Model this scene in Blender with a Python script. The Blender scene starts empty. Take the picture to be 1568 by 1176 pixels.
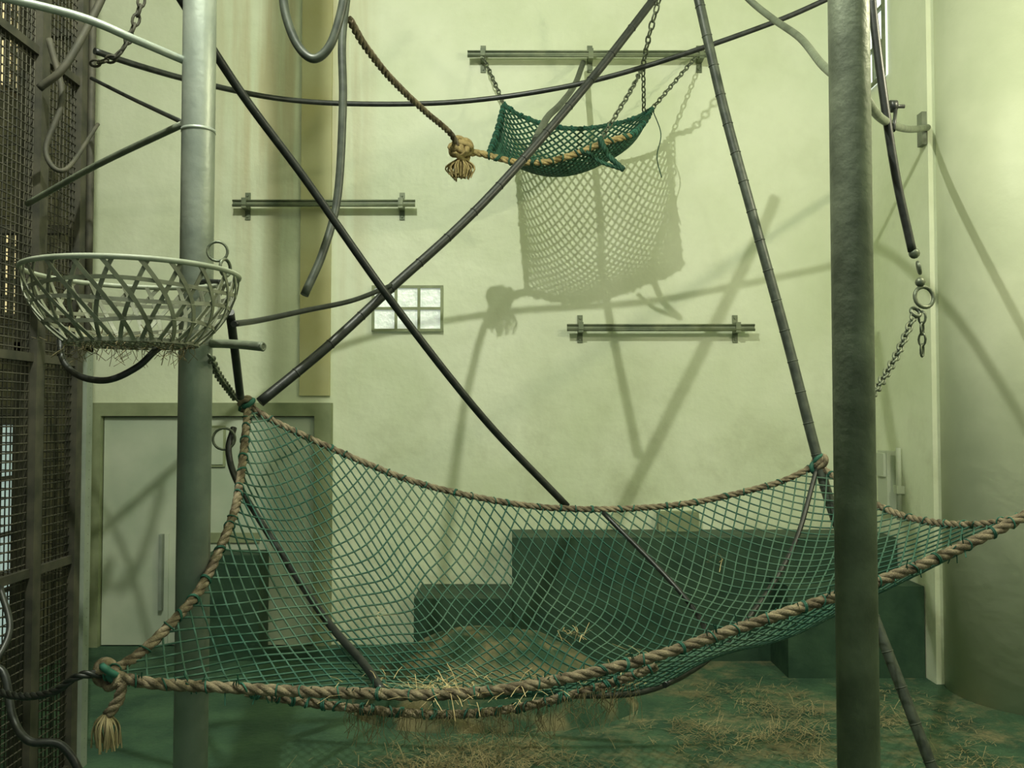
import bpy, math, random
from mathutils import Vector, Matrix, noise
random.seed(7)
F=1372.0; CH=1.9; PT=math.radians(2.0)
sc=bpy.context.scene
try:
    sc.view_settings.view_transform='Standard'
    sc.view_settings.look='None'
except Exception as e: print(e)

# image pixel coordinates, projected through the camera, -> metres (room axes: X right, Y into the room, Z up; third value is the estimated distance Y)
def W(px,py,Y):
    a=(px-784)/F; b=(588-py)/F
    dy=math.cos(PT)-math.sin(PT)*b; dz=math.sin(PT)+math.cos(PT)*b
    t=Y/dy
    return Vector((a*t,Y,CH+dz*t))
def WP(l): return [W(*p) for p in l]

def smooth(pts,n=8):
    out=[]
    P=[pts[0]*2-pts[1]]+list(pts)+[pts[-1]*2-pts[-2]]
    for i in range(1,len(P)-2):
        p0,p1,p2,p3=P[i-1],P[i],P[i+1],P[i+2]
        for k in range(n):
            t=k/n
            out.append(0.5*((2*p1)+(p2-p0)*t+(2*p0-5*p1+4*p2-p3)*t*t+(3*p1-p0-3*p2+p3)*t**3))
    out.append(pts[-1].copy())
    return out
def resample(pts,n):
    d=[0]
    for i in range(1,len(pts)): d.append(d[-1]+(pts[i]-pts[i-1]).length)
    L=d[-1]; out=[]; j=0
    for k in range(n):
        s=L*k/(n-1)
        while j<len(d)-2 and d[j+1]<s: j+=1
        seg=d[j+1]-d[j] or 1e-9
        out.append(pts[j].lerp(pts[j+1],min(1,max(0,(s-d[j])/seg))))
    return out
def length(pts): return sum((pts[i]-pts[i-1]).length for i in range(1,len(pts)))
def frames(pts):
    fr=[];n=len(pts)
    T=[]
    for i in range(n):
        t=(pts[min(i+1,n-1)]-pts[max(i-1,0)])
        if t.length<1e-9: t=Vector((0,0,1))
        T.append(t.normalized())
    up=Vector((0,0,1)) if abs(T[0].z)<0.9 else Vector((1,0,0))
    N=(up-T[0]*up.dot(T[0])).normalized()
    for i in range(n):
        N=(N-T[i]*N.dot(T[i]))
        if N.length<1e-6: N=T[i].orthogonal()
        N=N.normalized()
        fr.append((T[i],N,T[i].cross(N)))
    return fr

class MB:
    def __init__(s): s.v=[];s.f=[];s.m=[];s.sm=[]
    def tube(s,pts,r,sides=8,m=0,cap=True):
        fr=frames(pts); b=len(s.v); n=len(pts)
        for i,p in enumerate(pts):
            rr=r(i/(n-1)) if callable(r) else r
            for k in range(sides):
                a=2*math.pi*k/sides
                s.v.append(p+fr[i][1]*(math.cos(a)*rr)+fr[i][2]*(math.sin(a)*rr))
        for i in range(n-1):
            for k in range(sides):
                k2=(k+1)%sides
                s.f.append((b+i*sides+k,b+i*sides+k2,b+(i+1)*sides+k2,b+(i+1)*sides+k)); s.m.append(m); s.sm.append(True)
        if cap:
            s.f.append(tuple(b+k for k in reversed(range(sides)))); s.m.append(m); s.sm.append(False)
            s.f.append(tuple(b+(n-1)*sides+k for k in range(sides))); s.m.append(m); s.sm.append(False)
    def cyl(s,a,b,r,m=0,sides=16): s.tube([Vector(a),Vector(b)],r,sides,m)
    def box(s,lo,hi,m=0,bev=0.0):
        x0,y0,z0=lo;x1,y1,z1=hi; b=len(s.v)
        for z in(z0,z1):
            for (x,y) in((x0,y0),(x1,y0),(x1,y1),(x0,y1)): s.v.append(Vector((x,y,z)))
        for q in((3,2,1,0),(4,5,6,7),(0,1,5,4),(1,2,6,5),(2,3,7,6),(3,0,4,7)):
            s.f.append(tuple(b+i for i in q)); s.m.append(m); s.sm.append(False)
    def torus(s,c,nrm,R,r,m=0,n=20,k=8,stretch=1.0,ax=None):
        nrm=Vector(nrm).normalized(); u=ax.normalized() if ax is not None else nrm.orthogonal().normalized()
        w=nrm.cross(u); b=len(s.v)
        for i in range(n):
            a=2*math.pi*i/n; dirv=u*math.cos(a)+w*math.sin(a)
            ctr=c+u*(math.cos(a)*R*stretch)+w*(math.sin(a)*R)
            for j in range(k):
                q=2*math.pi*j/k
                s.v.append(ctr+dirv*(math.cos(q)*r)+nrm*(math.sin(q)*r))
        for i in range(n):
            for j in range(k):
                s.f.append((b+i*k+j,b+((i+1)%n)*k+j,b+((i+1)%n)*k+(j+1)%k,b+i*k+(j+1)%k)); s.m.append(m); s.sm.append(True)
    def rope(s,pts,r,pitch=None,m=0,strands=3,sides=6):
        pitch=pitch or r*7
        L=length(pts); n=max(8,int(L/(pitch/9)))
        P=resample(pts,n); fr=frames(P)
        for q in range(strands):
            path=[]
            for i,p in enumerate(P):
                a=2*math.pi*(i*L/(n-1)/pitch+q/strands)
                path.append(p+(fr[i][1]*math.cos(a)+fr[i][2]*math.sin(a))*r*0.5)
            s.tube(path,r*0.56,sides,m)
    def bands(s,pts,r,step,m=0,wire=0.005,slant=0.6):
        L=length(pts); n=max(3,int(L/step)); P=resample(pts,n*8); fr=frames(P)
        for i in range(n):
            j=min(n*8-1,max(0,i*8+random.randint(-2,3)))
            T,N,B=fr[j]; nn=(T+N*random.uniform(-slant,slant)+B*random.uniform(-slant,slant)).normalized()
            for d in((-1,1) if random.random()<.4 else (0,)):
                s.torus(P[j]+T*d*wire*0.9,nn,r,wire,m,12,5)
    def chain(s,pts,ll=0.045,w=0.0045,m=0):
        L=length(pts); n=max(3,int(L/(ll*0.78))); P=resample(pts,n+1)
        for i in range(n):
            T=(P[i+1]-P[i]).normalized(); o=T.orthogonal().normalized()
            if i%2: o=T.cross(o)
            s.torus((P[i]+P[i+1])/2,o,ll*0.27,w,m,12,5,stretch=1.85,ax=T)
    def sphere(s,c,r,m=0,n=10,sc3=(1,1,1)):
        b=len(s.v)
        for i in range(n+1):
            th=math.pi*i/n
            for j in range(n*2):
                ph=math.pi*j/n
                s.v.append(Vector((c[0]+r*sc3[0]*math.sin(th)*math.cos(ph),c[1]+r*sc3[1]*math.sin(th)*math.sin(ph),c[2]+r*sc3[2]*math.cos(th))))
        for i in range(n):
            for j in range(2*n):
                s.f.append((b+i*2*n+j,b+(i+1)*2*n+j,b+(i+1)*2*n+(j+1)%(2*n),b+i*2*n+(j+1)%(2*n))); s.m.append(m); s.sm.append(True)
    def strap(s,pts,nrms,w,t,m=0):
        b=len(s.v); n=len(pts)
        for i,p in enumerate(pts):
            T=(pts[min(i+1,n-1)]-pts[max(i-1,0)]).normalized(); N=nrms[i]; S=T.cross(N).normalized()
            for (x,y) in((-1,-1),(1,-1),(1,1),(-1,1)): s.v.append(p+S*(x*w/2)+N*(y*t/2))
        for i in range(n-1):
            for k in range(4):
                k2=(k+1)%4
                s.f.append((b+i*4+k,b+i*4+k2,b+(i+1)*4+k2,b+(i+1)*4+k)); s.m.append(m); s.sm.append(False)
    def straw(s,c,n,spread,ln=(0.05,0.16),m=0,flat=0.25,w=0.0015,ok=None):
        for _ in range(n):
            p=Vector((c[0]+random.gauss(0,spread[0]),c[1]+random.gauss(0,spread[1]),c[2]+abs(random.gauss(0,spread[2]))))
            if ok and not ok(p): continue
            d=Vector((random.uniform(-1,1),random.uniform(-1,1),random.uniform(-flat,flat))).normalized()*random.uniform(*ln)
            if ok: d.z=abs(d.z)
            sd=d.cross(Vector((0,0,1))).normalized()*w
            b=len(s.v)
            mid=p+d*0.5+Vector((0,0,random.uniform(0,0.01)))
            s.v+= [p-sd,p+sd,mid+sd,mid-sd,p+d+sd,p+d-sd]
            s.f+=[(b,b+1,b+2,b+3),(b+3,b+2,b+4,b+5)]; s.m+=[m,m]; s.sm+=[False,False]
    def make(s,name,mats):
        me=bpy.data.meshes.new(name); me.from_pydata([tuple(v) for v in s.v],[],s.f)
        for mt in mats: me.materials.append(mt)
        me.polygons.foreach_set('material_index',s.m); me.polygons.foreach_set('use_smooth',s.sm)
        me.update(); o=bpy.data.objects.new(name,me); sc.collection.objects.link(o); return o

# ---------------- materials
def mat(name,c1,c2=None,scale=8,rough=0.6,metal=0,bump=0.0,bscale=40,emit=None,estr=0,detail=6,lo=0.35,hi=0.65):
    m=bpy.data.materials.new(name); m.use_nodes=True; nt=m.node_tree; N=nt.nodes; L=nt.links
    b=N['Principled BSDF']; b.inputs['Roughness'].default_value=rough; b.inputs['Metallic'].default_value=metal
    c2=c2 or c1
    tc=N.new('ShaderNodeTexCoord'); nz=N.new('ShaderNodeTexNoise'); nz.inputs['Scale'].default_value=scale; nz.inputs['Detail'].default_value=detail
    cr=N.new('ShaderNodeValToRGB'); cr.color_ramp.elements[0].position=lo; cr.color_ramp.elements[1].position=hi
    cr.color_ramp.elements[0].color=(*c1,1); cr.color_ramp.elements[1].color=(*c2,1)
    L.new(tc.outputs['Object'],nz.inputs['Vector']); L.new(nz.outputs['Fac'],cr.inputs['Fac']); L.new(cr.outputs['Color'],b.inputs['Base Color'])
    if bump:
        n2=N.new('ShaderNodeTexNoise'); n2.inputs['Scale'].default_value=bscale; n2.inputs['Detail'].default_value=5
        bp=N.new('ShaderNodeBump'); bp.inputs['Strength'].default_value=bump; bp.inputs['Distance'].default_value=0.02
        L.new(tc.outputs['Object'],n2.inputs['Vector']); L.new(n2.outputs['Fac'],bp.inputs['Height']); L.new(bp.outputs['Normal'],b.inputs['Normal'])
    if emit:
        b.inputs['Emission Color'].default_value=(*emit,1); b.inputs['Emission Strength'].default_value=estr
    return m

def wall_material():
    m=mat('painted_plaster',(0.60,0.66,0.45),(0.73,0.775,0.585),scale=1.0,rough=0.5,bump=0.3,bscale=9,detail=9)
    nt=m.node_tree;N=nt.nodes;L=nt.links;b=N['Principled BSDF']
    base=[l for l in L if l.to_socket==b.inputs['Base Color']][0].from_socket
    tc=N.new('ShaderNodeTexCoord'); sp=N.new('ShaderNodeSeparateXYZ'); L.new(tc.outputs['Object'],sp.inputs[0])
    def mr(sock,a,bv,c,d):
        n=N.new('ShaderNodeMapRange'); n.interpolation_type='SMOOTHSTEP'
        n.inputs[1].default_value=a;n.inputs[2].default_value=bv;n.inputs[3].default_value=c;n.inputs[4].default_value=d
        L.new(sock,n.inputs[0]); return n.outputs[0]
    def mul(a,c):
        n=N.new('ShaderNodeMath'); n.operation='MULTIPLY'
        L.new(a,n.inputs[0])
        if isinstance(c,(int,float)): n.inputs[1].default_value=c
        else: L.new(c,n.inputs[1])
        return n.outputs[0]
    # tan streaks painting shadow bands into the upper left wall colour
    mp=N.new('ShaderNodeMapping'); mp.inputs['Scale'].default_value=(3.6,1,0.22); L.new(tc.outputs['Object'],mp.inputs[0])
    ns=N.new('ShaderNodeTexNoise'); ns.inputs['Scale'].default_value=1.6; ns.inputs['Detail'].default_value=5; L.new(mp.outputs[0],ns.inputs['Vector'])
    shade_streak=mr(ns.outputs['Fac'],0.42,0.62,0,1)
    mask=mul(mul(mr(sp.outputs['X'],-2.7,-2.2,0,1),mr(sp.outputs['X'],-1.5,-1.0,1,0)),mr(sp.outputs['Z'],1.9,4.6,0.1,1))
    fac=mul(mul(shade_streak,mask),0.6)
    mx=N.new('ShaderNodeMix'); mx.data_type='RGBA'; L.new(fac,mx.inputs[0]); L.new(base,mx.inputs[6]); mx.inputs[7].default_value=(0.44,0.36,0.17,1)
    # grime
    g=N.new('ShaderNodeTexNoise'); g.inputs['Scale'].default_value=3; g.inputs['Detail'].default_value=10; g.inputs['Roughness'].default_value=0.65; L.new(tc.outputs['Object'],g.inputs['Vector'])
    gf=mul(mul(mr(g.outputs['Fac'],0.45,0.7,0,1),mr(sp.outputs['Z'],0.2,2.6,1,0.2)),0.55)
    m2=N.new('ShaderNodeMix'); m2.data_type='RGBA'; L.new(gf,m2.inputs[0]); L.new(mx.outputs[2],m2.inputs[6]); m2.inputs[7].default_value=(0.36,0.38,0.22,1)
    L.new(m2.outputs[2],b.inputs['Base Color'])
    return m
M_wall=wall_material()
M_pillar=mat('pillar_paint',(0.52,0.57,0.40),(0.64,0.68,0.50),scale=1.5,rough=0.5,bump=0.3,bscale=6,detail=9)
M_strip=mat('tan_wall_strip',(0.44,0.41,0.19),(0.54,0.54,0.31),scale=1.4,rough=0.6,bump=0.2,bscale=8)
M_dark=mat('dark_backroom_wall',(0.035,0.035,0.022),(0.09,0.08,0.045),scale=5,rough=0.9)  # darkness of the unlit back room is put into this colour
M_ceil=mat('ceiling_paint',(0.55,0.6,0.42),rough=0.8)
M_steel=mat('galvanised_steel',(0.27,0.31,0.27),(0.40,0.44,0.38),scale=6,rough=0.42,metal=0.35,bump=0.1,bscale=30)
M_steel2=mat('weathered_steel',(0.12,0.14,0.10),(0.22,0.25,0.18),scale=7,rough=0.5,metal=0.3,bump=0.2,bscale=30,detail=10)
M_rail=mat('rail_steel',(0.11,0.14,0.085),(0.19,0.22,0.13),scale=9,rough=0.5,metal=0.2)
M_hose=mat('black_rubber_hose',(0.008,0.010,0.009),(0.022,0.026,0.022),scale=30,rough=0.42)
M_hose2=mat('grey_rubber_hose',(0.03,0.038,0.03),(0.065,0.078,0.058),scale=20,rough=0.42)
M_chain=mat('chain_steel',(0.08,0.10,0.07),(0.17,0.19,0.13),scale=40,rough=0.45,metal=0.5)
M_rope=mat('brown_rope',(0.085,0.065,0.038),(0.26,0.215,0.135),scale=24,rough=0.9,bump=0.4,bscale=200)
M_rope2=mat('sisal_rope',(0.26,0.20,0.08),(0.44,0.34,0.15),scale=30,rough=0.9,bump=0.4,bscale=200)
M_cord=mat('green_net_cord',(0.008,0.07,0.045),(0.02,0.13,0.085),scale=10,rough=0.7)
M_net=mat('net_cord',(0.008,0.070,0.046),(0.06,0.125,0.08),scale=2.2,rough=0.75)
M_netd=mat('dark_green_net_cord',(0.006,0.045,0.025),(0.02,0.09,0.05),scale=10,rough=0.7)
M_straw=mat('straw',(0.30,0.23,0.10),(0.55,0.45,0.24),scale=14,rough=0.9)
M_straw2=mat('trodden_straw',(0.15,0.125,0.06),(0.36,0.30,0.16),scale=5,rough=0.95)
M_green=mat('dark_green_concrete',(0.012,0.042,0.022),(0.030,0.072,0.038),scale=5,rough=0.6,bump=0.3,bscale=12)
M_basket=mat('basket_strap',(0.13,0.14,0.095),(0.25,0.265,0.19),scale=12,rough=0.6)
M_rim=mat('basket_rim',(0.24,0.27,0.20),(0.34,0.37,0.29),scale=12,rough=0.5)
M_cage=mat('rusty_cage_steel',(0.035,0.036,0.026),(0.085,0.08,0.055),scale=9,rough=0.7,metal=0.2)
M_cageg=mat('cage_frame_grey',(0.20,0.24,0.19),(0.28,0.32,0.26),scale=6,rough=0.6)
M_frame=mat('door_frame_olive',(0.20,0.235,0.125),(0.28,0.32,0.18),scale=5,rough=0.6)
M_door=mat('door_paint',(0.40,0.47,0.35),(0.53,0.58,0.45),scale=2,rough=0.5)
M_glass=mat('bright_glass_block',(0.6,0.66,0.58),(0.85,0.9,0.82),scale=14,rough=0.2,bump=0.6,bscale=25,emit=(0.9,1.0,0.88),estr=0.32)
M_glassw=mat('daylight_glass',(0.8,0.85,0.8),rough=0.2,emit=(0.92,1.0,1.0),estr=0.95)
M_glassb=mat('bluish_window',(0.5,0.6,0.6),rough=0.2,emit=(0.6,0.8,0.8),estr=0.35)
M_glassy=mat('amber_window',(0.7,0.6,0.3),rough=0.3,emit=(1.0,0.85,0.45),estr=0.8)
M_white=mat('white_plastic',(0.45,0.5,0.38),rough=0.4)
M_lamp=mat('lamp_glass',(0.9,0.9,0.85),rough=0.3,emit=(1,0.97,0.85),estr=6)

def floor_material():
    m=mat('green_floor_with_litter',(0.020,0.062,0.034),(0.048,0.108,0.056),scale=3,rough=0.75,bump=0.5,bscale=25)
    nt=m.node_tree;N=nt.nodes;L=nt.links;b=N['Principled BSDF']
    base=[l for l in L if l.to_socket==b.inputs['Base Color']][0].from_socket
    tc=N.new('ShaderNodeTexCoord')
    g=N.new('ShaderNodeTexNoise'); g.inputs['Scale'].default_value=1.8; g.inputs['Detail'].default_value=14; g.inputs['Roughness'].default_value=0.8; L.new(tc.outputs['Object'],g.inputs['Vector'])
    r=N.new('ShaderNodeMapRange'); r.inputs[1].default_value=0.49;r.inputs[2].default_value=0.63; L.new(g.outputs['Fac'],r.inputs[0])
    sp=N.new('ShaderNodeSeparateXYZ'); L.new(tc.outputs['Object'],sp.inputs[0])
    rx=N.new('ShaderNodeMapRange'); rx.inputs[1].default_value=-0.9; rx.inputs[2].default_value=0.3; L.new(sp.outputs['X'],rx.inputs[0])
    mu=N.new('ShaderNodeMath'); mu.operation='MULTIPLY'; L.new(r.outputs[0],mu.inputs[0]); L.new(rx.outputs[0],mu.inputs[1])
    mx=N.new('ShaderNodeMix'); mx.data_type='RGBA'; L.new(mu.outputs[0],mx.inputs[0]); L.new(base,mx.inputs[6]); mx.inputs[7].default_value=(0.19,0.17,0.09,1)
    L.new(mx.outputs[2],b.inputs['Base Color']); return m
M_floor=floor_material()

BW=7.5; TOP=6.5
# ---------------- room shell
def bx(name,lo,hi,m):
    b=MB(); b.box(lo,hi,0); return b.make(name,[m])
bx('floor',(-4.6,-1.0,-0.1),(4.7,BW+0.2,0),M_floor)
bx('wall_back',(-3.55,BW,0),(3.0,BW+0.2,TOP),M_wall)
bx('wall_right',(3.0,6.4,0),(3.2,BW+0.2,TOP),M_wall)
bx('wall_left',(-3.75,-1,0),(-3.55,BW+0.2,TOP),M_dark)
bx('ceiling',(-4.6,-1.0,TOP),(4.7,BW+0.2,TOP+0.1),M_ceil)
b=MB(); b.tube([Vector((3.62,6.2,0)),Vector((3.62,6.2,TOP))],0.60,64,0); b.box((4.0,-1,0),(4.2,6.2,TOP),0)
b.make('wall_right_rounded_pillar',[M_pillar])
bx('trim_2',(W(462,300,BW).x,BW-0.03,W(480,606,BW).z),(W(508,300,BW).x,BW,TOP),M_strip)  # raised tan strip on the back wall

# windows
def grid_window(name,x0,x1,z0,z1,nc,nr,y,mg,mf,t=0.012,edge=0.01):
    b=MB()
    b.box((x0,y-0.02,z0),(x1,y,z1),1)
    for i in range(nc+1):
        x=x0+(x1-x0)*i/nc; b.box((x-t/2,y-0.045,z0-t/2),(x+t/2,y-0.02,z1+t/2),0)
    for j in range(nr+1):
        z=z0+(z1-z0)*j/nr; b.box((x0-t/2,y-0.043,z-t/2),(x1+t/2,y-0.022,z+t/2),0)
    return b.make(name,[mf,mg])
p0=W(572,506,BW);p1=W(677,440,BW)
grid_window('window_1',p0.x,p1.x,p0.z,p1.z,3,2,BW,M_glass,M_frame,0.022)
b=MB(); b.box((2.98,7.06,4.62),(3.0,7.44,5.75),1)
for z in(4.62,4.9,5.18,5.46,5.75): b.box((2.955,7.05,z-0.012),(2.98,7.45,z+0.012),0)
for y in(7.06,7.25,7.44): b.box((2.957,y-0.012,4.61),(2.98,y+0.012,5.76),0)
b.make('window_2',[M_rail,M_glassw])
def side_window(name,y0,y1,z0,z1,mg,ny,nz):
    b=MB(); x=-3.55
    b.box((x,y0,z0),(x+0.02,y1,z1),1)
    for i in range(ny+1):
        y=y0+(y1-y0)*i/ny; b.box((x+0.02,y-0.015,z0),(x+0.045,y+0.015,z1),0)
    for i in range(nz+1):
        z=z0+(z1-z0)*i/nz; b.box((x+0.02,y0-0.015,z-0.015),(x+0.043,y1+0.015,z+0.015),0)
    b.make(name,[M_cage,mg])
side_window('window_3',6.15,6.42,4.2,5.1,M_glassy,3,7)
side_window('window_4',6.15,6.45,2.6,3.2,M_glassy,3,5)
side_window('window_5',6.15,6.45,0.3,1.85,M_glassb,1,4)

# door frame + door leaves
lx0=W(137,628,BW).x; lx1=W(510,628,BW).x; zt=W(300,617,BW).z; zb=W(300,637,BW).z
jl=W(160,800,BW).x; jr=W(484,800,BW).x
b=MB(); b.box((lx0,BW-0.10,zb),(lx1,BW,zt)); b.box((lx0,BW-0.10,0),(jl,BW,zb)); b.box((jr,BW-0.10,0),(lx1,BW,zb)); 
b.make('trim_1',[M_frame])
mid=W(318,800,BW).x
b=MB(); b.box((jl+.01,BW-0.05,0.01),(mid-.01,BW-0.01,zb-.01),0); 
hx=W(253,880,BW).x
b.box((hx-.02,BW-0.1,0.3),(hx+.008,BW-0.05,0.92),1); b.box((hx+.02,BW-0.065,0.02),(hx+.05,BW-0.05,0.92),0)
b.make('door_1',[M_door,M_cageg,M_frame])
b=MB(); b.box((mid+.01,BW-0.05,0.01),(jr-.01,BW-0.01,zb-.01),0); 
b.box((mid+.03,BW-0.07,zb-.42),(mid+.16,BW-0.05,zb-.08),1); b.box((mid+.045,BW-0.08,zb-.40),(mid+.145,BW-0.065,zb-.10),0)
b.box((mid+.01,BW-0.07,0.85),(mid+.45,BW-0.05,0.93),1)
b.make('door_2',[M_door,M_frame])

# ---------------- concrete platforms & mound
b=MB(); b.box((0.0,7.0,0),(2.99,BW-.005,0.95)); b.box((2.0,6.55,0),(2.99,7.0,0.66)); b.box((-0.75,6.9,0),(0.0,BW-.005,0.50))
b.make('stepped_concrete_platform',[M_green])
b=MB(); b.box((W(318,900,7.2).x,7.1,0),(W(402,900,7.2).x,7.38,0.80)); b.box((-2.6,7.0,0),(-1.2,7.1,0.09)); b.make('green_concrete_plinth',[M_green])
def mound(name,cx,cy,rx,ry,h,m,seed=0):
    b=MB(); n=36; k=12
    b.v.append(Vector((cx,cy,h)))
    for i in range(1,k+1):
        t=i/k
        for j in range(n):
            a=2*math.pi*j/n; f=1+0.22*noise.noise(Vector((math.cos(a)*1.4+seed,math.sin(a)*1.4,0)))
            z=h*(1-t**2.2)+0.05*noise.noise(Vector((math.cos(a)*t*4+seed,math.sin(a)*t*4,3)))*(1-t)
            b.v.append(Vector((cx+rx*t*f*math.cos(a),cy+ry*t*f*math.sin(a),max(0.0,z))))
    for j in range(n): b.f.append((0,1+j,1+(j+1)%n)); b.m.append(0); b.sm.append(True)
    for i in range(k-1):
        for j in range(n):
            a=1+i*n;c=1+(i+1)*n
            b.f.append((a+j,c+j,c+(j+1)%n,a+(j+1)%n)); b.m.append(0); b.sm.append(True)
    return b.make(name,[m])
M_mound=mat('earth_mound',(0.022,0.06,0.03),(0.16,0.14,0.07),scale=5,rough=0.95,bump=0.6,bscale=20,lo=0.44,hi=0.62,detail=10)
mound('litter_covered_mound',-0.15,6.1,1.05,0.7,0.46,M_mound,3)
# wall boxes
a=W(1005,782,BW);c=W(1066,822,BW)
b=MB(); b.box((a.x,BW-0.12,c.z),(c.x,BW,a.z)); b.box((a.x+.02,BW-0.13,c.z+.02),(c.x-.02,BW-0.12,a.z-.02)); b.make('wall_junction_box',[M_frame])
b=MB(); b.box((2.93,7.02,1.15),(3.0,7.2,1.62)); b.box((2.91,7.04,1.42),(2.93,7.18,1.6)); b.cyl((2.97,6.9,1.1),(2.97,6.9,1.65),0.02); b.box((2.94,6.87,1.3),(3.0,6.93,1.36)); b.make('electrical_switch_box',[M_white])

# ---------------- wall rails
def rail(name,x0,x1,y,brs,wide=8):
    b=MB(); p=W(x0,y,BW-0.1);q=W(x1,y+3,BW-0.1)
    for dz,r in((0.022,0.008),(-0.018,0.012)):
        b.cyl((p.x,BW-0.12,p.z+dz),(q.x,BW-0.12,p.z+dz),r,0,10)
    b.box((p.x,BW-0.115,p.z-0.015),(q.x,BW-0.11,p.z+0.018),0)
    for bxp in brs:
        c=W(bxp,y,BW)
        b.box((c.x-0.022,BW-0.012,p.z-0.115),(c.x+0.022,BW,p.z+0.115),0)
        b.box((c.x-0.02,BW-0.13,p.z-0.04),(c.x+0.02,BW-0.01,p.z+0.045),0)
        for s in(-.09,.09): b.cyl((c.x,BW-0.022,p.z+s),(c.x,BW-0.01,p.z+s),0.01,0,6)
    return b.make(name,[M_rail])
rail('climbing_rail',357,636,312,[380,616])
rail('climbing_rail',868,1155,502,[888,1125])
rail('climbing_rail',716,1086,84,[740,903,1070])

# ---------------- posts
def post(name,px,Y,r,m,rings=()):
    b=MB(); x=W(px,588,Y).x
    b.tube([Vector((x,Y,0)),Vector((x,Y,TOP))],r,32,0)
    b.cyl((x,Y,0),(x,Y,0.02),r*2,0,24)
    for z in rings: b.cyl((x,Y,z),(x,Y,z+0.012),r*1.03,0,32)
    return b.make(name,[m])
post('steel_pole',299,3.3,0.06,M_steel,(2.95,))
post('steel_pole',1307,2.7,0.0605,M_steel2)

# ---------------- hoses and pipes
def hose(name,pts,rpx,m,mid=None,sides=12,n=8):
    P=smooth(WP(pts),n); Y=sum(p[2] for p in pts)/len(pts)
    r=rpx/F*Y
    b=MB(); b.tube(P,r,sides,0)
    if mid:
        L=length(P); k=int(L/mid); Q=resample(P,max(3,k)); fr=frames(Q)
        for i in range(1,len(Q)-1): b.torus(Q[i],fr[i][0],r*0.97,0.0035,0,14,5)
    return b.make(name,[m])
hose('climbing_hose',[(262,-28,3.35),(278,0,3.4),(370,143,3.6),(470,278,3.8),(600,462,4.0),(740,640,4.25),(868,775,4.45)],6.5,M_hose)
hose('climbing_hose',[(1025,-35,5.3),(1000,0,5.25),(905,122,5.1),(785,262,4.9),(700,350,4.75),(600,440,4.55),(500,532,4.35),(398,616,4.2)],7,M_hose,0.2)
hose('climbing_hose',[(1062,-35,4.6),(1070,0,4.6),(1108,165,4.6),(1150,320,4.55),(1205,520,4.5),(1250,695,4.42),(1278,790,4.35),(1350,975,4.15),(1425,1170,4.0),(1465,1280,3.95)],8,M_hose2,0.15)
hose('suspension_cable',[(145,78,4.3),(210,100,4.5),(300,125,4.8),(420,150,5.2),(540,159,5.4),(700,156,5.5),(860,134,5.45),(1000,98,5.4),(1180,36,5.3),(1290,-12,5.2)],4.3,M_hose)
hose('suspension_cable',[(140,120,4.6),(200,150,4.3),(281,188,3.4)],3.2,M_hose)
hose('suspension_cable',[(358,496,3.4),(400,490,3.7),(470,475,4.0),(540,460,4.3),(602,436,4.55)],4.2,M_hose)
hose('hanging_hose_loop',[(432,-30,3.6),(437,20,3.6),(455,68,3.6),(480,90,3.6),(505,70,3.6),(522,20,3.6),(530,-30,3.6)],7,M_hose2)
hose('hanging_hose',[(534,-30,4.2),(524,60,4.2),(525,160,4.2),(517,300,4.2),(495,385,4.15),(466,452,4.1)],6.5,M_hose2)
hose('support_hose',[(352,478,3.42),(360,540,3.6),(368,608,3.9)],6.5,M_hose)
hose('support_hose',[(358,655,4.25),(350,690,4.2),(362,735,4.15),(400,800,4.0),(440,862,3.8),(500,950,3.45),(556,1015,3.15),(585,1058,2.97)],5.5,M_hose)
hose('steel_brace_pipe',[(-30,-12,2.9),(120,25,3.05),(210,62,3.15),(292,97,3.3)],6.5,M_steel)
hose('steel_brace_pipe',[(42,312,3.9),(150,252,3.6),(280,190,3.32)],5,M_steel2)
hose('steel_brace_pipe',[(60,135,3.9),(100,100,3.9),(150,10,4.0),(165,-30,4.0)],6,M_cage)
hose('curved_overhead_pipe',[(1120,-30,5.0),(1150,2,5.0),(1185,30,4.8),(1225,58,4.4),(1258,98,3.9),(1285,120,3.4),(1300,125,2.72)],6,M_steel2)
hose('hanging_hose',[(1333,-30,3.6),(1338,30,3.6),(1352,140,3.6),(1372,270,3.6),(1397,385,3.6)],6.5,M_hose)
# basket support arm
b=MB(); b.tube(smooth(WP([(322,526,3.3),(360,527,3.2),(402,531,3.1)])),0.016,14,0); b.torus(W(402,531,3.1),(1,-.3,0),0.012,0.005,0)
b.make('basket_support_arm',[M_steel2])

# right bracket + rings + chain
b=MB(); b.tube(smooth(WP([(1325,150,2.75),(1350,182,3.4),(1380,196,4.6),(1400,198,5.6),(1421,195,6.46)])),lambda t:0.014+0.010*t,12,0)
p=W(1421,195,6.46); b.box((2.965,6.41,p.z-.14),(3.0,6.49,p.z+.10),0)
b.cyl((p.x-.03,6.45,p.z),(3.0,6.45,p.z),0.028,0,12)
b.make('bracket_pipe',[M_steel2])
b=MB(); b.cyl(W(1362,163,3.8),W(1372,163,3.8),0.026,0,16); b.cyl(W(1355,163,3.8),W(1385,163,3.8),0.008); b.cyl(W(1372,163,3.8),W(1368,200,3.7),0.008)
b.make('shackle_bolt',[M_hose])
b=MB(); b.torus(W(1407,410,3.6),(1,-.4,.2),0.022,0.008); b.torus(W(1415,455,3.6),(0.2,-1,.1),0.042,0.008)
b.sphere(W(1409,432,3.6),0.02,0,6); b.torus(W(1402,478,3.6),(.3,-1,.6),0.02,0.008)
b.sphere(W(1400,388,3.6),0.022,0,6)
b.chain(smooth(WP([(1400,482,3.6),(1375,540,3.4),(1340,598,3.1),(1312,620,2.78)])),0.05,0.005); b.chain(WP([(1412,478,3.6),(1412,545,3.6)]),0.05,0.005)
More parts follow.
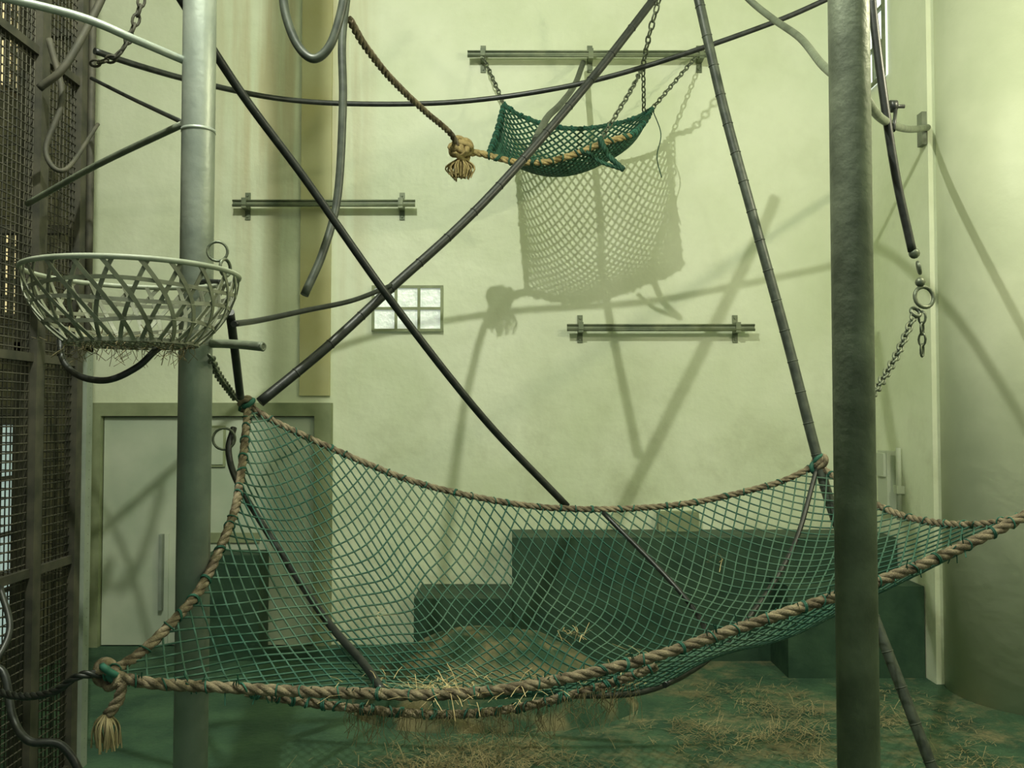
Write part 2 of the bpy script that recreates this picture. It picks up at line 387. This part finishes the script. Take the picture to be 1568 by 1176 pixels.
b.make('shackle_chain',[M_chain])
b=MB(); b.chain(smooth(WP([(222,-20,4.2),(205,40,4.2),(180,85,4.2),(140,98,4.25)])),0.06,0.007); b.make('hanging_chain',[M_cage])
b=MB(); b.chain(smooth(WP([(322,545,3.2),(335,575,3.5),(362,612,4.15)])),0.05,0.005); b.torus(W(333,385,3.22),(0.2,-1,0),0.035,0.005); b.torus(W(345,410,3.18),(1,-.3,0),0.03,0.006); b.torus(W(343,672,4.2),(.2,-1,.1),0.05,0.006)
b.make('shackle_chain',[M_chain])

# ---------------- basket
b=MB(); bc=W(205,419,2.85); R=0.318; zr=bc.z; H=0.225
def bp(th,t,off=0):
    r=R*(1-0.38*t**2.3)-0.0+off; 
    return Vector((bc.x+r*math.cos(th),bc.y+r*math.sin(th),zr-H*(t**1.05)))
def strap(th0,k,w,t0=0,t1=1,off=0.0,n=14):
    P=[];Nn=[]
    for i in range(n+1):
        t=t0+(t1-t0)*i/n; th=th0+k*t; P.append(bp(th,t,off)); Nn.append(Vector((math.cos(th),math.sin(th),-0.45*t)).normalized())
    b.strap(P,Nn,w,0.004)
for i in range(22):
    th=2*math.pi*i/22; strap(th+random.uniform(-.03,.03),0.55,0.0125,off=0.003); strap(th+0.1+random.uniform(-.04,.04),-0.30,0.0125,off=-0.003)
for t in(0.3,0.52,0.76,1.0):
    P=[];Nn=[]
    for i in range(61):
        th=2*math.pi*i/60; P.append(bp(th,t+0.03*math.sin(3*th+9*t) if t<1 else 1,random.uniform(-.002,.002))); Nn.append(Vector((math.cos(th),math.sin(th),0)))
    b.strap(P,Nn,0.012,0.004)
b.torus(bc,(0,0,1),R+0.004,0.0085,3,72,8)
zb_=zr-H; rb=R*0.62
for k in range(-5,6):
    x=k*rb/5.6; hh=math.sqrt(max(0,rb*rb-x*x))
    b.strap([Vector((bc.x+x,bc.y-hh,zb_)),Vector((bc.x+x,bc.y+hh,zb_))],[Vector((0,0,1))]*2,0.014,0.004)
    b.strap([Vector((bc.x-hh,bc.y+x,zb_+.005)),Vector((bc.x+hh,bc.y+x,zb_+.005))],[Vector((0,0,1))]*2,0.014,0.004)
b.straw((bc.x,bc.y,zb_+0.006),260,(rb*.45,rb*.45,0.008),(0.04,0.12),1,0.2)
for _ in range(90):
    a=random.uniform(0,6.28); r=rb*random.uniform(.6,1.02); p=Vector((bc.x+r*math.cos(a),bc.y+r*math.sin(a),zb_+0.01))
    l=random.uniform(.02,.08); b.tube([p,p+Vector((random.uniform(-.02,.02),random.uniform(-.02,.02),-l*.6)),p+Vector((random.uniform(-.04,.04),random.uniform(-.04,.04),-l))],0.0011,3,1,False)
# hangers tying rim to pole
b.tube(smooth([bp(0.9,0)+Vector((0,0,0.01)),Vector((W(299,588,3.3).x+0.04,3.24,zr+0.03)),Vector((W(299,588,3.3).x+0.065,3.3,zr-0.02))]),0.009,8,2)
b.make('woven_strap_basket',[M_basket,M_straw2,M_hose,M_rim])
hose('support_hose',[(92,500,3.1),(95,548,3.05),(120,575,3.0),(165,582,2.95),(210,562,2.95),(240,535,2.98),(262,525,3.1),(300,520,3.28)],5,M_hose)

# ---------------- main net hammock
Fc=WP([(165,1032,2.85),(230,1046,2.85),(330,1052,2.87),(440,1058,2.9),(560,1062,2.92),(660,1064,2.94),(770,1056,2.96),(880,1036,2.98),(1000,1006,3.0),(1130,962,3.02),(1280,913,3.04),(1400,869,3.06),(1500,825,3.08),(1570,790,3.1),(1625,765,3.12)])
Bc=WP([(380,622,4.2),(430,650,4.22),(520,692,4.26),(620,733,4.3),(700,755,4.34),(790,772,4.38),(870,779,4.4),(960,779,4.42),(1060,770,4.44),(1160,748,4.44),(1210,732,4.43),(1252,710,4.42)])
Lc=WP([(165,1032,2.85),(215,1000,2.95),(265,952,3.05),(305,905,3.2),(335,845,3.35),(360,780,3.55),(370,720,3.8),(376,665,4.0),(380,622,4.2)])
Rc=WP([(1625,765,3.12),(1570,790,3.3),(1500,803,3.5),(1430,800,3.75),(1370,785,4.0),(1310,755,4.25),(1252,710,4.42)])
Fs,Bs,Ls,Rs=[resample(smooth(c,12),201) for c in(Fc,Bc,Lc,Rc)]
def ev(c,t):
    t=min(1,max(0,t))*200; i=min(199,int(t)); return c[i].lerp(c[i+1],t-i)
def S(u,v):
    u=min(1,max(0,u)); v=min(1,max(0,v))
    p=(1-v)*ev(Fs,u)+v*ev(Bs,u)+(1-u)*ev(Ls,v)+u*ev(Rs,v)
    p-=(1-u)*(1-v)*Fs[0]+u*(1-v)*Fs[-1]+(1-u)*v*Bs[0]+u*v*Bs[-1]
    su=max(0.0,math.sin(math.pi*u)); sv=max(0.0,math.sin(math.pi*v**1.08))
    p.z-=0.36*(1-0.52*u*u)*su**0.8*sv**1.05
    a=0.05*max(0,math.sin(math.pi*v))*su
    p+=Vector((noise.noise(Vector((u*9,v*5,1))),noise.noise(Vector((u*9,v*5,7))),noise.noise(Vector((u*9,v*5,13)))))*a
    return p
Nu,Nv=50,23
b=MB()
for fam in(1,-1):
    for c in range(-Nv-1,Nu+Nv+2):
        run=[]
        for j in range(Nv*2+1):
            v=j/(Nv*2)
            u=(c+fam*v*Nv)/Nu
            if -1e-6<=u<=1+1e-6: run.append(S(u,v))
        if len(run)>1: b.tube(run,0.0038,5,0)
# border ropes with cord whipping
b.rope(Fs,0.019,0.13,1); b.rope(Bs,0.016,0.12,1); b.rope(Ls,0.018,0.13,1); b.rope(Rs,0.016,0.12,1)
for c_,r_ in((Fs,.020),(Bs,.0175),(Ls,.020),(Rs,.0175)): b.bands(c_,r_,0.10,2,0.003)
# bunched lower rope under front
low=[S(u,0.03)+Vector((0,0.02,-0.03-0.04*math.sin(math.pi*(u-.12)/.42))) for u in[0.12+0.42*i/20 for i in range(21)]]
b.rope(low,0.015,0.11,1); b.bands(low,0.017,0.05,2,0.004)
# supporting ropes beneath the net
for uv in([(0.62,1),(0.68,.72),(0.66,.45),(0.56,.25)],[(1,1),(0.86,.75),(0.70,.5),(0.55,.3),(0.42,.15)]):
    q=smooth([S(*x)+Vector((0,0,-0.012)) for x in uv],10); b.tube(q,0.012,8,3)
# lashed corner knots
for cpt in(Fs[0],Bs[0],Bs[-1]):
    for k in range(6):
        b.torus(cpt+Vector((random.uniform(-.02,.02),random.uniform(-.02,.02),random.uniform(-.02,.02))),(random.uniform(-1,1),random.uniform(-1,1),random.uniform(-1,1)),0.026,0.012,1 if k%3 else 2,16,6)
c0=Fs[0]
b.rope(smooth([c0,W(120,1035,2.82),W(80,1060,2.85),W(20,1065,2.95),W(-60,1040,3.1)]),0.013,0.1,3)
def tassel(b,top,l,n,m,w=0.35):
    for _ in range(n):
        a=random.uniform(0,6.28); k=random.uniform(0,w)
        d=Vector((math.cos(a)*k,math.sin(a)*k,-1)).normalized()*l*random.uniform(.75,1.1)
        b.tube(smooth([top,top+d*.4+Vector((math.cos(a),math.sin(a),0))*.02,top+d+Vector((random.uniform(-.01,.01),0,0))],4),0.0028,4,m,False)
b.rope([W(188,1045,2.84),W(182,1072,2.83),W(165,1095,2.82)],0.018,0.09,1)
tassel(b,W(163,1090,2.82),0.115,60,5,0.5)
for _ in range(110):
    u=random.uniform(0.02,0.9); p=S(u,0.0); l=random.uniform(.015,.05)
    b.tube([p,p+Vector((random.uniform(-.02,.02),random.uniform(-.03,.01),l if random.random()<.5 else -l))],0.0022,4,2,False)
# straw caught in the net
for (u,v,n,sp) in((0.30,0.10,80,.04),(0.30,0.02,80,.13),(0.52,0.35,55,.035),(0.50,0.62,35,.03),(0.58,.5,20,.03),(0.2,.5,10,.02),(0.40,0.05,50,.13),(0.75,.8,8,.02)):
    p=S(u,v)+Vector((0,0,0.01)); b.straw(p,n,(sp,sp*.5,0.012),(0.02,0.10),4,0.5,0.0012)
for _ in range(240):
    u=random.uniform(0.22,0.52); p=S(u,0.03)+Vector((0,0,-.05)); l=random.uniform(.03,.14)
    b.tube([p,p+Vector((random.uniform(-.02,.02),random.uniform(-.02,.02),-l*.6)),p+Vector((random.uniform(-.04,.04),random.uniform(-.02,.02),-l))],0.0011,3,5,False)
b.make('rope_net_hammock',[M_net,M_rope,M_cord,M_hose,M_straw,M_straw2])

# ---------------- small upper net hammock
Bk=WP([(772,160,7.0),(795,176,7.0),(840,192,7.0),(890,197,7.0),(940,190,7.0),(975,180,7.0),(999,166,7.0)])
Fr=WP([(748,238,6.05),(790,248,6.05),(835,248,6.05),(880,236,6.05),(915,222,6.05),(940,214,6.05),(965,208,6.1)])
Bk2,Fr2=[resample(smooth(c,10),101) for c in(Bk,Fr)]
def S2(u,v):
    u=min(1,max(0,u)); v=min(1,max(0,v))
    i=u*100; k=min(99,int(i)); f=i-k
    p=(1-v)*Fr2[k].lerp(Fr2[k+1],f)+v*Bk2[k].lerp(Bk2[k+1],f)
    e=max(0,math.sin(math.pi*u))**0.5
    p.z-=(0.03+0.20*e)*max(0,math.sin(math.pi*v))
    return p
b=MB(); nu,nv=20,18
for fam in(1,-1):
    for c in range(-nv-1,nu+nv+2):
        run=[]
        for j in range(nv*2+1):
            v=j/(nv*2); u=(c+fam*v*nv)/nu
            if -1e-6<=u<=1+1e-6: run.append(S2(u,v))
        if len(run)>1: b.tube(run,0.0078,5,0)
b.rope(Bk2,0.018,0.12,0); b.rope(Fr2,0.022,0.16,1); b.bands(Bk2,.02,.08,2,.006); b.bands(Fr2,.025,.07,0,.007)
for u_ in(0.0,1.0):
    e=[S2(u_,k/20) for k in range(21)]; b.rope(e,0.018,0.12,0); b.bands(e,.02,.09,2,.006)
# knot and hanging rope
kn=W(706,236,5.95)
b.rope(smooth([W(535,30,4.25),W(560,72,4.5),W(600,122,4.9),W(650,170,5.4),W(690,205,5.8),kn]),0.020,0.15,3)
b.rope(smooth([kn,W(728,234,6.0),Fr[0]]),0.024,0.16,1)
for k in range(9): b.torus(kn+Vector((random.uniform(-.05,.04),random.uniform(-.03,.03),random.uniform(-.03,.07))),(random.uniform(-1,1),random.uniform(-1,1),random.uniform(-1,1)),0.045,0.019,1,16,6)
for _ in range(110):
    a=random.uniform(0,6.28);k=random.uniform(0,.085); b.tube(smooth([kn+Vector((0,0,-.02)),kn+Vector((math.cos(a)*k*1.2,math.sin(a)*k,-.09)),kn+Vector((math.cos(a)*k*.9,math.sin(a)*k,-.15+random.uniform(-.02,.02)))],4),0.005,4,1,False)
rz=W(740,84,BW-.1)
b.chain([Vector((rz.x,BW-.13,rz.z-.03)),Bk[0]],0.06,0.006,4)
rz2=W(1068,84,BW-.1)
b.chain([Vector((rz2.x-.02,BW-.13,rz2.z-.03)),Bk[-1]],0.06,0.006,4)
b.chain([W(985,100,6.6),W(986,172,7.0)],0.06,0.006,4)
b.chain(smooth([W(1015,-20,6.1),W(995,50,6.3),W(985,100,6.6)]),0.07,0.007,4)
b.chain(smooth([W(985,100,6.6),W(965,140,6.3),Fr[-3]]),0.06,0.006,4)
# gathered net flap lashed on the front edge
b.rope(smooth(WP([(918,210,6.0),(932,238,5.97),(955,260,5.97)])),0.020,0.1,0); b.rope(smooth(WP([(955,260,5.97),(920,248,5.98),(898,232,6.0)])),0.014,0.1,0)
b.tube(smooth([W(1000,170,7.0),W(1012,205,6.9),W(1006,240,6.9),W(1013,272,6.9)]),0.004,6,0)
b.make('small_net_hammock',[M_netd,M_rope2,M_cord,M_rope,M_chain,M_hose])
# rail-side brace behind the hammock
hose('support_hose',[(893,96,7.35),(880,130,6.9),(858,160,6.2),(838,180,5.8),(820,215,5.0)],5,M_hose2)

# ---------------- wire-mesh cage partition on the left
b=MB(); X=-2.25
def yz(px): return -X*F/(784-px)
Ys=[yz(-40),yz(50),yz(113)]
for y,r in((Ys[1],0.035),(Ys[2],0.03),(Ys[0],0.04)):
    b.box((X-r,y-r,0),(X+r,y+r,TOP),0)
yy=Ys[0]
while yy<Ys[2]:
    b.cyl((X,yy,0.05),(X,yy,5.9),0.0035,0,4); yy+=0.035
z=0.05
while z<5.9:
    b.cyl((X,Ys[0],z),(X,Ys[2],z),0.0035,0,4); z+=0.04
for z in(0.1,1.15,2.15,3.6,4.7): b.box((X-.02,Ys[0],z),(X+.02,Ys[2],z+.04),0)
b.make('wire_mesh_partition',[M_cage])
b=MB(); x0=W(5,700,4.9).x; x1=W(134,700,4.9).x; 
b.box((x1-.04,4.88,0),(x1,4.95,2.3),1)
b.box((x0,4.88,2.25),(x1,4.95,2.30),0)
xx=-3.5
while xx<x1:
    b.cyl((xx,4.92,0),(xx,4.92,5.9),0.004,0,4); xx+=0.05
z=0.05
while z<5.9:
    b.cyl((-3.5,4.92,z),(x1,4.92,z),0.004,0,4); z+=0.05
b.cyl((x1-.02,4.92,0),(x1-.02,4.92,TOP),0.02,0,10)
for z in(1.0,2.9,4.0): b.box((-3.5,4.89,z),(x1-.04,4.95,z+.04),0)
b.box((W(30,700,4.9).x-.03,4.88,0),(W(30,700,4.9).x+.03,4.95,TOP),0)
b.make('wire_mesh_gate',[M_cage,M_cageg])
# latch rod on the partition
b=MB()
b.tube(smooth(WP([(75,60,4.0),(95,150,4.0),(70,230,3.95),(100,260,3.95),(150,190,4.2)])),lambda t:0.016-0.007*t,8,0)
b.make('rusty_latch_rod',[M_cage])
hose('coiled_floor_hose',[(-30,1020,3.3),(5,1030,3.3),(20,1100,3.25),(45,1135,3.2),(95,1142,3.2),(130,1200,3.2),(160,1290,3.3)],6,M_hose)
hose('coiled_floor_hose',[(0,900,3.6),(15,960,3.5),(-5,1010,3.4),(-40,1060,3.3)],5,M_hose)

# ---------------- litter on the floor
b=MB()
def okp(p):
    if p.x>2.85 or p.y>6.45: return False
    if ((p.x+.15)/1.2)**2+((p.y-6.1)/.8)**2<1: return False
    return noise.noise(Vector((p.x*2.2,p.y*2.2,2)))+0.5*noise.noise(Vector((p.x*6,p.y*6,5)))>-0.02
for _ in range(80):
    x=random.uniform(-0.6,2.8); y=random.uniform(4.3,6.4)
    b.straw((x,y,0.004),95,(0.22,0.22,0.008),(0.03,0.09),0,0.12,0.0014,okp)
for (x,y,n) in((-0.35,4.75,1500),(-0.1,5.0,500),(0.9,5.5,300),(1.6,5.3,400),(2.1,5.8,350)):
    b.straw((x,y,0.004),n,(0.24,0.16,0.03),(0.04,0.12),0,0.3,0.0016,None if y<5.1 else okp)
b.make('scattered_straw',[M_straw2])

# ---------------- lamps with modelled fixtures; the last is an added fill
def lamp(name,loc,energy,col,size=0.12):
    b=MB(); x,y,z=loc
    b.cyl((x,y,z+0.15),(x,y,TOP),0.012,0,8); b.cyl((x,y,z+0.10),(x,y,z+0.16),0.17,0,24)
    b.sphere((x,y,z+0.10),0.05,1,8)
    o=b.make(name,[M_steel2,M_lamp])
    l=bpy.data.lights.new(name+'_bulb','POINT'); l.energy=energy; l.color=col; l.shadow_soft_size=size
    lo=bpy.data.objects.new('bulb',l); lo.location=(x,y,z-0.08); sc.collection.objects.link(lo); lo.parent=o
lamp('fill_lamp',(-0.97,2.0,5.80),650,(0.98,1.0,0.87),0.03)
lamp('fill_lamp',(2.75,3.1,4.0),150,(1.0,0.93,0.68),0.05)
lamp('fill_lamp',(1.0,0.6,5.2),70,(0.95,1.0,0.85),0.06)  # unseen fill light added near the camera, given a fixture

w=bpy.data.worlds.new('world'); w.use_nodes=True; sc.world=w
w.node_tree.nodes['Background'].inputs[0].default_value=(0.83,0.97,0.8,1); w.node_tree.nodes['Background'].inputs[1].default_value=0.30

cam=bpy.data.cameras.new('camera'); cam.sensor_width=36; cam.lens=F/1568*36; cam.clip_start=0.05
co=bpy.data.objects.new('camera',cam); co.location=(0,0,CH); co.rotation_euler=(math.radians(90)+PT,0,0); sc.collection.objects.link(co); sc.camera=co
